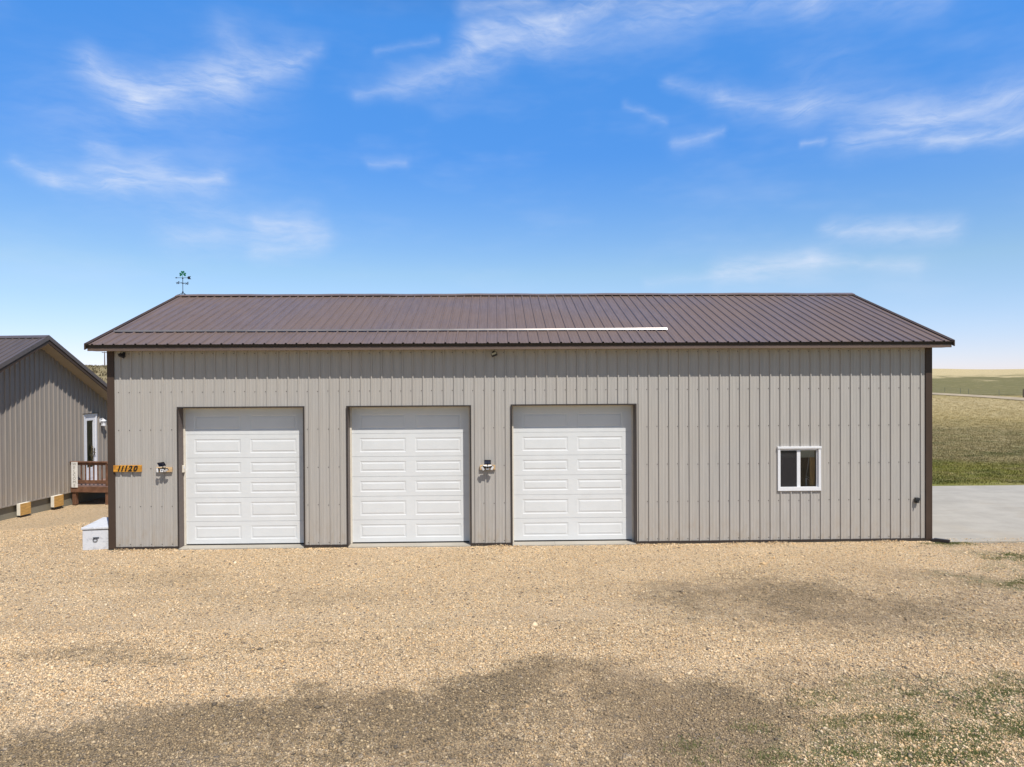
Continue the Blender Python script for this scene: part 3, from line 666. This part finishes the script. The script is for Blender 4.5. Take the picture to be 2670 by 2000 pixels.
# ------------------------------------------------------------------ wall fittings
def rotx(a): return Matrix.Rotation(a, 4, 'X')
FX = Matrix.Rotation(R(90), 4, 'X')      # xy plane -> xz plane facing -y
ns = thing('house_number_sign', 'orange stained wood plank reading 11120 at the left end of the garage front', 'number sign', (.405, -.022, 1.765))
s_ = MB(); s_.box(-.303, .303, -.04, 0, -.072, .072); s_.build('plank', M_sign, ns, bevel=.004)
for i_, (ch, x) in enumerate(zip('11120', (-.19, -.118, -.04, .055, .165))):
    Mt = Matrix.Translation((x, -.046, -.003+(.004 if i_ == 2 else 0))) @ FX @ Matrix.Scale(1.02, 4)
    textmesh('numeral', ch, .165, .005, M_num, ns, Mt, shear=.32, bold=.0045)
def solar_light(x, z, label, tilt, yaw, heads, wf_):
    t = thing('solar_light', label, 'solar light', (x, -.020, z), 0, 'solar motion lights on the garage front')
    q = MB(); q.box(-.17, .17, -.038, 0, -.05, .05); q.build('mounting_board', M_board, t, bevel=.003)
    q = MB(); q.box(-.045, .045, -.12, -.038, -.045, .03); q.tube((0, -.08, .03), (0, -.09, .075), .012); q.build('base', M_black, t, bevel=.006)
    q = MB(); q.box(-.036, .036, -.128, -.12, -.04, .022); q.tube((0, -.128, .0), (0, -.14, .0), .014, .008, 12, 1); q.build('sensor', [M_lens, M_black], t)
    Mx = Matrix.Translation((.0 if not yaw else -.02, -.10, .125)) @ Matrix.Rotation(yaw, 4, 'Y') @ Matrix.Rotation(tilt, 4, 'X')
    q = MB(); q.box(-.075, .075, -.005, .008, -.055, .055, 0, Mx); pn = q.build('solar_panel', M_black, t)
    q = MB()
    for u in range(4):
        for v in range(3): q.box(-.069+u*.0347, -.037+u*.0347, -.0075, -.0052, -.049+v*.033, -.018+v*.033, 0, Mx)
    q.build('solar_cell', M_solar, pn)
    for (hx, hz, ry, rx) in heads:
        Mh = Matrix.Translation((hx, -.13, hz)) @ Matrix.Rotation(ry, 4, 'Y') @ Matrix.Rotation(rx, 4, 'X')
        q = MB(); q.box(-.048, .048, -.012, .02, -.028, .028, 0, Mh); q.tube((hx*.4, -.08, 0), tuple(Mh @ Vector((0, .02, 0))), .009)
        h_ = q.build('lamp_head', M_black, t, bevel=.004)
        q = MB(); q.box(-.043, .043, -.0145, -.0122, -.023, .023, 0, Mh); q.build('lens', M_lens, h_)
    return t
solar_light(1.195, 1.735, 'solar light on a pale board, between the number sign and the left garage door', R(38), R(-8), [(.088, .0, R(-28), R(25)), (-.09, .0, R(84), R(10))], 0)
solar_light(8.29, 1.725, 'solar light on a pale board, between the middle and right garage doors', R(30), 0, [(.10, .0, R(-62), R(15)), (-.10, -.01, R(62), R(15)), (-.05, .036, R(8), R(-72)), (.05, .036, R(-8), R(-72))], 0)
def eave_cam(x, z, label, ry, lens):
    t = thing('flood_light', label, 'floodlight', (x, -.022, z), 0)
    q = MB(); q.tube((0, 0, .03), (0, -.03, .03), .035); q.tube((0, -.02, .03), (.02, -.09, .005), .012); q.build('bracket', M_black, t, smooth=False)
    Mh = Matrix.Translation((.01, -.11, -.015)) @ Matrix.Rotation(ry, 4, 'Y') @ Matrix.Rotation(R(-35), 4, 'X')
    q = MB(); q.box(-.065, .065, -.03, .03, -.036, .036, 0, Mh); h_ = q.build('housing', M_black, t, bevel=.008)
    q = MB(); q.box(-.052, .052, -.0335, -.0305, -.024, .024, 0, Mh); q.build('lens', lens, h_)
eave_cam(8.44, 4.24, 'small black floodlight with pale yellow lens under the eave above the middle solar light', R(-22), M_lensy)
eave_cam(.34, 4.25, 'small black floodlight under the left end of the eave', R(25), M_black)
t = thing('flood_light', 'black floodlight jutting from the right end wall just under the roof corner', 'floodlight', (Lb+.0355, .25, 4.18))
q = MB(); q.box(0, .02, -.03, .03, -.03, .03); q.tube((.01, 0, 0), (.06, 0, .0), .012); q.build('bracket', M_black, t)
q = MB(); q.box(-.045, .045, -.03, .03, -.025, .025, 0, Matrix.Translation((.085, 0, -.01)) @ Matrix.Rotation(R(30), 4, 'Y')); q.build('housing', M_black, t, bevel=.006)
t = thing('outdoor_outlet', 'black outlet box low on the wall near the right corner of the garage', 'outlet', (17.955, -.02, .90))
q = MB(); q.box(-.045, .045, -.05, 0, -.06, .06); q.build('box', M_black, t, bevel=.006)
q = MB(); q.box(-.05, .05, -.075, -.048, -.01, .05, 0, Matrix.Rotation(R(-6), 4, 'X')); q.tube((0, -.06, -.03), (0, -.085, -.055), .013); q.build('cover', M_black, t, bevel=.005)
# downspout extension on the ground at the right corner
t = thing('drain_pipe', 'short dark brown pipe lying on the ground at the right corner of the garage', 'pipe', (Lb+.03, -.10, 0), R(0))
q = MB(); Md = Matrix.Rotation(R(-42), 4, 'Z'); q.box(0, .30, -.04, .04, -.01, .055, 0, Md); q.box(-.05, .02, -.05, .05, -.005, .035, 0, Md); q.build('spout', M_trimdk, t, bevel=.006)
# ------------------------------------------------------------------ weathervane
wv_ = thing('weathervane', 'black weathervane with green shamrock on the left end of the garage ridge', 'weathervane', (-.17, RY, rz(RY)+.05))
q = MB(); q.tube((0, 0, -.0), (0, 0, .47), .008); q.tube((0, 0, .05), (0, 0, .075), .02); q.tube((0, 0, .29), (0, 0, .315), .02); q.tube((0, 0, .425), (0, 0, .445), .02); q.build('mast', M_iron, wv_, smooth=False)
q = MB()
for sx_ in (-1, 1):
    q.tube((0, 0, .05), (sx_*.13, -.10, -.055), .006); q.tube((0, 0, .05), (sx_*.13, .10, -.055), .006)
q.box(-.15, .15, -.115, -.09, -.075, -.068); q.box(-.15, .15, .09, .115, -.075, -.068); q.build('mount', M_iron, wv_)
q = MB(); q.tube((-.14, 0, .31), (.14, 0, .31), .005); q.tube((0, -.14, .31), (0, .14, .31), .005); q.build('compass_bar', M_iron, wv_)
for ch, (x, y) in {'W': (-.14, 0), 'E': (.14, 0), 'S': (-.05, -.13), 'N': (.05, .13)}.items():
    textmesh('compass_letter', ch, .085, .003, M_iron, wv_, Matrix.Translation((x, y, .305)) @ FX, bold=.002)
q = MB(); q.tube((-.17, 0, .455), (.16, 0, .455), .006)
q.prism([(-.215, .455), (-.16, .475), (-.165, .455), (-.16, .435)], Matrix.Translation((0, .003, 0)) @ FX, .006)
q.prism([(.12, .455), (.15, .495), (.225, .495), (.195, .455), (.235, .415), (.15, .415)], Matrix.Translation((0, .003, 0)) @ FX, .006)
q.build('arrow', M_iron, wv_)
q = MB()
def heart(cx, cz, ang, s):
    P = []
    for i_ in range(20):
        t_ = 2*math.pi*i_/20; x = 16*math.sin(t_)**3; y = 13*math.cos(t_)-5*math.cos(2*t_)-2*math.cos(3*t_)-math.cos(4*t_)
        x, y = x*s/32, (y+17)*s/32; P.append((cx+x*math.cos(ang)-y*math.sin(ang), cz+x*math.sin(ang)+y*math.cos(ang)))
    return P[::-1]
for an in (R(97), R(0), R(-97)): q.prism(heart(0, .555, an, .10), Matrix.Translation((0, .003, 0)) @ FX, .006)
q.tube((0, 0, .46), (-.01, 0, .55), .005); q.build('shamrock', M_green, wv_)
# ------------------------------------------------------------------ white chest
t = thing('storage_chest', 'whitewashed storage chest with a dark ring handle beside the left garage corner', 'chest', (-.62, .01, yard_z(-.5, .3)), R(9))
q = MB(); q.box(0, .52, 0, 1.15, .0, .45); q.build('body', mch, t, bevel=.006)
q = MB(); q.box(-.02, .54, -.02, 1.17, .455, .50); q.build('lid', mch, t, bevel=.006)
q = MB(); q.box(-.012, .53, -.012, 1.16, .445, .456); q.build('lid_rim', M_trimdk, t)
q = MB()
for i_ in range(14):
    a0, a1 = 2*math.pi*i_/14, 2*math.pi*(i_+1)/14
    q.tube((.26+.045*math.cos(a0), -.014, .22+.035*math.sin(a0)), (.26+.045*math.cos(a1), -.014, .22+.035*math.sin(a1)), .006, n=6)
q.box(.215, .335, -.016, -.001, .262, .277); q.build('handle', M_iron, t)
# ------------------------------------------------------------------ house on the left
HB = R(6.9)
HL = Vector((-6.276, 5.489, 0))
house = thing('house', 'taupe metal sided house with dark brown gable roof at the left edge', 'house', tuple(HL), -HB)
AP, ZT, SLl, SLr, HO = 1.42, 5.10, .505, .585, .45
S0, S1 = -3.6, 6.4; ZB = -.06
def ht(s): return (ZT-SLl*(AP-s)) if s < AP else (ZT-SLr*(s-AP))
DS0, DS1, DZ0, DZ1 = 3.49, 4.15, .14, 2.52
hw = MB(); hp = .192
Ph = lambda a, t, h: (h, a, t)
under = lambda s: ht(s)-.20
for a, b_ in ((S0, AP), (AP, DS0), (DS1, S1)): ribbed(hw, a, b_, .03, Ph, k(ZB), under, pitch=hp, hmaj=.034, wb=.056, wt=.024)
ribbed(hw, DS0, DS1, .03, Ph, k(DZ1), under, pitch=hp, hmaj=.034, wb=.056, wt=.024)
hw.face([(0, DS0, DZ0), (0, DS1, DZ0), (0, DS1, ZB), (0, DS0, ZB)])
for s in (S0, S1): ribbed(hw, -16, 0, .03, (lambda a, t, h, s=s: (a, s+(h if s > 0 else -h), t)), k(ZB), (lambda a, s=s: ht(s)-.2), pitch=hp, hmaj=.034, wb=.056, wt=.024)
hw.face([(-16, S0, ZB), (-16, S1, ZB), (-16, S1, under(S1)), (-16, AP, under(AP)), (-16, S0, under(S0))])
hw.build('siding', M_hsid, house)
q = MB(); q.box(-15.95, -.05, S0+.05, S1-.05, -1, ZB); q.box(-.05, .03, S0-.01, S1+.01, ZB-.03, ZB+.004, 1); q.build('foundation', [M_found, M_hsid], house)
hr = MB(); EVs = (S0-.45, S1+.45)
hn = lambda sl: (sl/math.hypot(1, sl), 1/math.hypot(1, sl))
for (sa, sb, sl_) in ((EVs[0], AP, SLl), (EVs[1], AP, SLr)):
    nn_, cc_ = hn(sl_); sgn = -1 if sa < AP else 1
    ribbed(hr, -16.4, HO, .05, (lambda a, t, h, sgn=sgn, nn_=nn_, cc_=cc_: (a, t+sgn*h*nn_, ht(t)+h*cc_)), k(sa), k(sb))
hroof = hr.build('roof', M_hroof, house)
q = MB()
for s_ in (-1, 1):
    sl_ = SLl if s_ < 0 else SLr
    q.face([(-16.42, AP+s_*.16, ZT+.045-.16*sl_), (HO+.02, AP+s_*.16, ZT+.045-.16*sl_), (HO+.02, AP, ZT+.045), (-16.42, AP, ZT+.045)])
    q.face([(-16.42, AP+s_*.161, ZT+.025-.16*sl_), (HO+.02, AP+s_*.161, ZT+.025-.16*sl_), (HO+.02, AP+s_*.16, ZT+.045-.16*sl_), (-16.42, AP+s_*.16, ZT+.045-.16*sl_)])
q.build('ridge_cap', M_hroof, hroof)
def slanted(mb, x0, x1, sa, sb, d0, d1, mi=0):
    P = [(x, s, ht(s)+d) for x in (x0, x1) for s in (sa, sb) for d in (d0, d1)]
    b0 = len(mb.v); mb.v += P
    for q_ in ((0, 1, 3, 2), (4, 6, 7, 5), (0, 4, 5, 1), (2, 3, 7, 6), (1, 5, 7, 3), (0, 2, 6, 4)): mb.f.append(tuple(b0+i for i in q_)); mb.m.append(mi)
q = MB(); q2 = MB(); q3 = MB(); q4 = MB()
for sa, sb in ((EVs[0], AP), (AP, EVs[1])):
    slanted(q, HO+.0, HO+.03, sa, sb, -.10, .035); slanted(q, HO-.07, HO, sa, sb, .028, .034)
    slanted(q2, HO-.02, HO+.008, sa, sb, -.225, -.112)
    slanted(q3, .0, HO-.02, sa, sb, -.235, -.222)
    slanted(q4, -.02, HO-.02, sa, sb, -.11, -.03)
q.build('rake_trim', M_hroof, house); q2.build('rake_fascia', M_trim, house); q3.build('rake_soffit', M_soffit, house); q4.build('rake_filler', M_trimdk, house)
q = MB()
for s in EVs: q.box(-16.4, HO, s-.015, s+.015, ht(s)-.2, ht(s)-.005)
q.box(-16.4, HO-.03, EVs[0]+.02, S0, ht(EVs[0])-.2, ht(EVs[0])-.185); q.box(-16.4, HO-.03, S1, EVs[1]-.02, ht(EVs[1])-.2, ht(EVs[1])-.185)
q.build('eave_fascia', M_trim, house)
# house door
q = MB(); q.box(-.05, .035, DS0, DS0+.07, DZ0, DZ1); q.box(-.05, .035, DS1-.07, DS1, DZ0, DZ1); q.box(-.05, .04, DS0-.01, DS1+.01, DZ1-.07, DZ1+.01); q.box(-.05, .055, DS0, DS1, DZ0-.03, DZ0)
q.box(-.01, .07, DS0-.03, DS1+.03, DZ1+.01, DZ1+.03, 1)
hd = q.build('door', [M_hdoor, M_trimdk], house, bevel=.003)
a0, a1 = DS0+.07, DS1-.07
q = MB(); q.box(-.04, .012, a0, a0+.10, DZ0, DZ1-.07); q.box(-.04, .012, a1-.10, a1, DZ0, DZ1-.07); q.box(-.04, .012, a0+.10, a1-.10, DZ1-.23, DZ1-.07); q.box(-.04, .012, a0+.10, a1-.10, DZ0, DZ0+.50); q.box(.012, .02, a0+.12, a1-.12, DZ0+.12, DZ0+.40)
q.build('door_leaf', M_hdoor, hd, bevel=.004)
q = MB(); q.face([(-.02, a0+.10, DZ0+.5), (-.02, a1-.10, DZ0+.5), (-.02, a1-.10, DZ1-.23), (-.02, a0+.10, DZ1-.23)]); q.build('door_glass', M_glass, hd)
q = MB(); q.box(-.10, -.06, a0-.1, a1+.1, DZ0, DZ1); q.build('curtain', mat('grey_green_curtain', (.11, .115, .10), .9, var=.5, scale=5, stretch=(1, 6, .8)), house)
q = MB(); q.box(.012, .022, a1-.075, a1-.035, DZ0+.92, DZ0+1.16); q.tube((.02, a1-.065, DZ0+1.0), (.06, a1-.065, DZ0+1.0), .01); q.tube((.06, a1-.065, DZ0+1.0), (.06, a1-.15, DZ0+1.0), .01); q.tube((.012, a1-.065, DZ0+1.12), (.035, a1-.065, DZ0+1.12), .022); q.build('door_handle', M_brass, hd)
def hpt(x, s, z):
    c_, s_ = math.cos(-HB), math.sin(-HB); return (HL.x+x*c_-s*s_, HL.y+x*s_+s*c_, z)
t = thing('wreath', 'narrow dried twig swag hanging on the white house door', 'wreath', hpt(.022, (a0+a1)/2+.07, 1.15), -HB)
q = MB()
for i_ in range(90):
    z = random.uniform(-.26, .26); sp_ = .07*(1-abs(z)/.34)+.02; y = random.gauss(0, sp_*.5)
    q.tube((.0, y, z), (random.uniform(.005, .05), y+random.uniform(-.06, .06), z-random.uniform(.02, .1)), .006, .001, 4)
q.build('twigs', M_wreath, t)
t = thing('wall_lantern', 'white outdoor lantern on the house wall right of the white door', 'wall lantern', hpt(-.01, 4.36, 2.20), -HB)
q = MB(); q.box(0, .02, -.05, .05, -.02, .14); q.tube((.02, 0, .10), (.09, 0, .14), .012); q.tube((.09, 0, .14), (.13, 0, .12), .010); q.build('bracket', M_white, t, bevel=.004)
q = MB(); q.tube((.13, 0, .045), (.13, 0, .115), .10, .02, 6); q.tube((.13, 0, .035), (.13, 0, .045), .105, .105, 6); q.build('cap', M_white, t)
q = MB(); q.tube((.13, 0, -.10), (.13, 0, .034), .055, .072, 6); q.build('glass', M_lens, t)
q = MB(); q.tube((.13, 0, -.125), (.13, 0, -.10), .085, .085, 6); q.tube((.13, 0, -.15), (.13, 0, -.125), .02, .05, 6)
for i_ in range(6):
    an = i_*math.pi/3; q.tube((.13+.062*math.cos(an), .062*math.sin(an), -.10), (.13+.08*math.cos(an), .08*math.sin(an), .036), .006, n=5)
q.build('cage', M_white, t)
# vent covers on the foundation
for sA, lab in ((.575, 'plywood faced foam vent cover on the house foundation, nearer the camera'), (1.94, 'plywood faced foam vent cover on the house foundation, next to the deck')):
    t = thing('vent_cover', lab, 'vent cover', hpt(.032, sA, -.42), -HB, 'vent covers on the house foundation')
    q = MB(); q.box(0, .12, 0, .40, 0, .36); q.build('foam_block', M_foam, t, bevel=.006)
    q = MB(); q.box(.1205, .134, .0, .40, .0, .36); q.build('plywood', M_ply, t, bevel=.002)
# ------------------------------------------------------------------ deck
DKX1, DF, DB = 1.36, 2.86, 5.2
GZ_ = -.50
deck = thing('wooden_deck', 'reddish brown wooden deck with railing in front of the house door', 'deck', hpt(.03, DF, 0), -HB)
dl = DB-DF
def d_(mb, *a, **k2): return mb.box(*a, **k2)
q = MB(); nb = 16
for i_ in range(nb): q.box(0, DKX1, i_*dl/nb+.003, (i_+1)*dl/nb-.003, .115, .145)
q.build('deck_floor', M_deckfl, deck)
q = MB(); q.box(-.0, DKX1+.03, -.03, .0, -.075, .112); q.box(DKX1, DKX1+.03, .0, dl, -.075, .112); q.box(0, DKX1, dl, dl+.03, -.075, .112); q.build('fascia_board', M_deck, deck, bevel=.004)
for x, y in ((.03, .005), (1.22, .005), (.03, dl-.15), (1.22, dl-.15)):
    q = MB(); q.box(x, x+.13, y, y+.12, GZ_, -.077 if y > .1 else -.077); q.build('support_post', M_deck, deck, bevel=.004)
for x, y in ((.0, -.0), (1.24, -.0), (1.24, dl-.10)):
    q = MB(); q.box(x, x+.10, y, y+.10, .146, .93); q.build('rail_post', M_deck, deck, bevel=.004)
q = MB(); q.box(-.03, DKX1+.02, -.025, .115, .93, .965); q.box(.10, 1.24, .03, .065, .84, .929); q.build('top_rail', M_deck, deck, bevel=.003)
q = MB(); q.box(.10, 1.24, .025, .068, .215, .33); q.build('bottom_rail', M_deck, deck, bevel=.003)
for i_ in range(6):
    x = .34+.149*i_; q = MB(); q.box(x-.018, x+.018, .030, .062, .331, .839); q.build('baluster', M_deck, deck)
q = MB()
P0, P1 = Vector((1.30, .0, .93)), Vector((2.3, .0, .25)); q.tube(P0, P1, .03, n=6); q.build('stair_rail', M_deck, deck)
for i_ in range(3):
    q = MB(); q.box(DKX1+.03+.27*i_, DKX1+.32+.27*i_, .3, 1.6, -.07-.15*i_, -.03-.15*i_); q.build('step', M_deck, deck)
t = thing('welcome_sign', 'tall narrow white sign with WELCOME stacked vertically on the deck railing', 'welcome sign', hpt(.03, DF, 0), -HB)
t.location = hpt(.10, DF-.055, .09)
q = MB(); q.box(-.02, .20, -.0, .022, 0, .86); q.build('board', M_signw, t, bevel=.003)
for i_, ch in enumerate('WELCOME'):
    textmesh('letter', ch, .135, .002, M_letter, t, Matrix.Translation((.09, -.002, .79-.121*i_)) @ FX, bold=-.001)
# ------------------------------------------------------------------ fence, far right
wp = []
def land_pt(azd, r): x, y = CX+r*math.sin(R(azd)), CY+r*math.cos(R(azd)); return Vector((x, y, float(land_z(x, y))))
fence = thing('wire_fence', 'barbed wire fence on thin posts crossing the far pasture at right', 'fence', tuple(land_pt(35.7, 174)))
fo = Vector(fence.location); fposts = []
A0, A1 = land_pt(34.42, 194), land_pt(37.96, 160)
for i_ in range(-9, 7):
    tt = i_/3.0; x, y = A0.x+(A1.x-A0.x)*tt, A0.y+(A1.y-A0.y)*tt
    if i_ == 1: x, y = A0.x+(A1.x-A0.x)*.16, A0.y+(A1.y-A0.y)*.16
    z = float(land_z(x, y)); P = Vector((x, y, z))-fo; fposts.append(P)
    q = MB()
    if i_ == 3: q.tube(P-Vector((0, 0, .3)), P+Vector((0, 0, 1.55)), .14, .13, 10); q.build('wooden_post', M_wood, fence)
    else: q.tube(P-Vector((0, 0, .2)), P+Vector((0, 0, random.uniform(1.15, 1.32))), .045, .04, 6); q.build('post', M_tpost, fence)
q = MB()
for a_, b_ in zip(fposts[:-1], fposts[1:]):
    for hgt in (.4, .75, 1.1): q.tube(a_+Vector((0, 0, hgt)), b_+Vector((0, 0, hgt)), .006, n=4, cap=False)
q.build('wire', M_wire, fence)
# utility pole on the left rise
pp = land_pt(-29.18, 324)
t = thing('utility_pole', 'thin wooden utility pole with a short crossarm on the rise behind the house', 'utility pole', tuple(pp))
PHh = 3.696+324*.0357-pp.z
q = MB(); q.tube((0, 0, -.5), (0, 0, PHh), .24, .17, 10); q.build('pole', M_wood, t)
q = MB(); q.box(-1.1, 1.1, -.1, .1, PHh-.35, PHh-.12); q.build('crossarm', M_wood, t)
for x in (-1, .0, 1):
    q = MB(); q.tube((x, 0, PHh-.12 if x else PHh), (x, 0, PHh+.12), .09, .05, 8); q.build('insulator', M_tpost, t)
# ------------------------------------------------------------------ grass tufts in the yard, scrub on the left rise
def tufts(n, fpos, hmin, hmax, wd, spread):
    V = []; F = []
    for i_ in range(n):
        x, y, z, sc = fpos()
        if x is None: continue
        for j_ in range(random.randint(5, 9)):
            a = random.random()*6.283; h = random.uniform(hmin, hmax)*sc; l = random.uniform(.3, 1.0)*h; bx, by = x+random.gauss(0, spread), y+random.gauss(0, spread)
            pxx, pyy = -math.sin(a)*wd, math.cos(a)*wd; b0 = len(V)
            V += [(bx-pxx, by-pyy, z-.005), (bx+pxx, by+pyy, z-.005), (bx+math.cos(a)*l*.8, by+math.sin(a)*l*.8, z+h)]; F.append((b0, b0+1, b0+2))
    return np.array(V), np.array(F)
def tuft_mat(name, c0, c1):
    m = bpy.data.materials.new(name); m.use_nodes = True; g = N(m.node_tree); b = g.n['Principled BSDF']
    p = g.new('ShaderNodeNewGeometry').outputs['Position']
    g.l.new(g.mix(g.mr(g.noise(p, 6, 4, .7), .35, .65), c0, c1), b.inputs['Base Color']); b.inputs['Roughness'].default_value = .8; b.inputs['Specular IOR Level'].default_value = .2
    return m
WSEL = [(12.4, -8.75, .9, .22, 1), (14.2, -8.3, 1.3, .55, 2.2), (12.9, -8.25, .8, .25, .8), (19.2, -1.4, .5, .3, .5), (18.1, -3.2, .5, .2, .4), (20.3, -3, 1.3, .8, 1.5), (15.6, -9.0, 1.4, .9, 2.4), (18.7, -.26, .3, .05, .4), (15.0, -7.6, 1.0, .3, .3)]
tw = np.array([q_[4] for q_ in WSEL]); tw = tw/tw.sum()
cent = [(lambda q_: (random.gauss(q_[0], q_[2]), random.gauss(q_[1], q_[3])))(WSEL[int(rng.choice(len(WSEL), p=tw))]) for _ in range(260)]
def fp():
    c_ = random.choice(cent); x, y = random.gauss(c_[0], .13), random.gauss(c_[1], .07)
    if x < 18.4 and y > -.1 or y > -.18: return None, None, None, None
    return x, y, float(gz(np.array(x), np.array(y))), 1
v_, f_ = tufts(9000, fp, .010, .036, .0034, .025)
fast_mesh('grass', v_, f_, tuft_mat('grass_blades', (.09, .125, .035), (.20, .20, .08)), smooth=False, kind='stuff', label='thin green grass sprouting through the gravel at lower right', category='grass')
def fp2():
    a = random.uniform(-34, -26); r = random.uniform(90, 425); P = land_pt(a, r)
    if math.sin(a*3.1+r*.07)+math.sin(r*.19-a) + random.gauss(0, .7) < .9: return None, None, None, None
    return P.x, P.y, P.z, 1
v_, f_ = tufts(5000, fp2, .35, 1.0, .22, .55)
fast_mesh('scrub', v_, f_, tuft_mat('sage_scrub', (.14, .12, .07), (.30, .24, .14)), smooth=False, kind='stuff', label='dry brown scrub on the rise behind the house', category='scrub')

def fp3():
    a = random.uniform(31.5, 42); r = 26*math.exp(random.random()*1.95); P = land_pt(a, r)
    if P.y < 8.4: return None, None, None, None
    return P.x, P.y, P.z, .5+min(r, 120)/80
v_, f_ = tufts(30000, fp3, .025, .075, .012, .12)
fast_mesh('field_grass', v_, f_, M_grassland, smooth=False, kind='stuff', label='dry and green grass of the field beyond the concrete pad', category='grass')
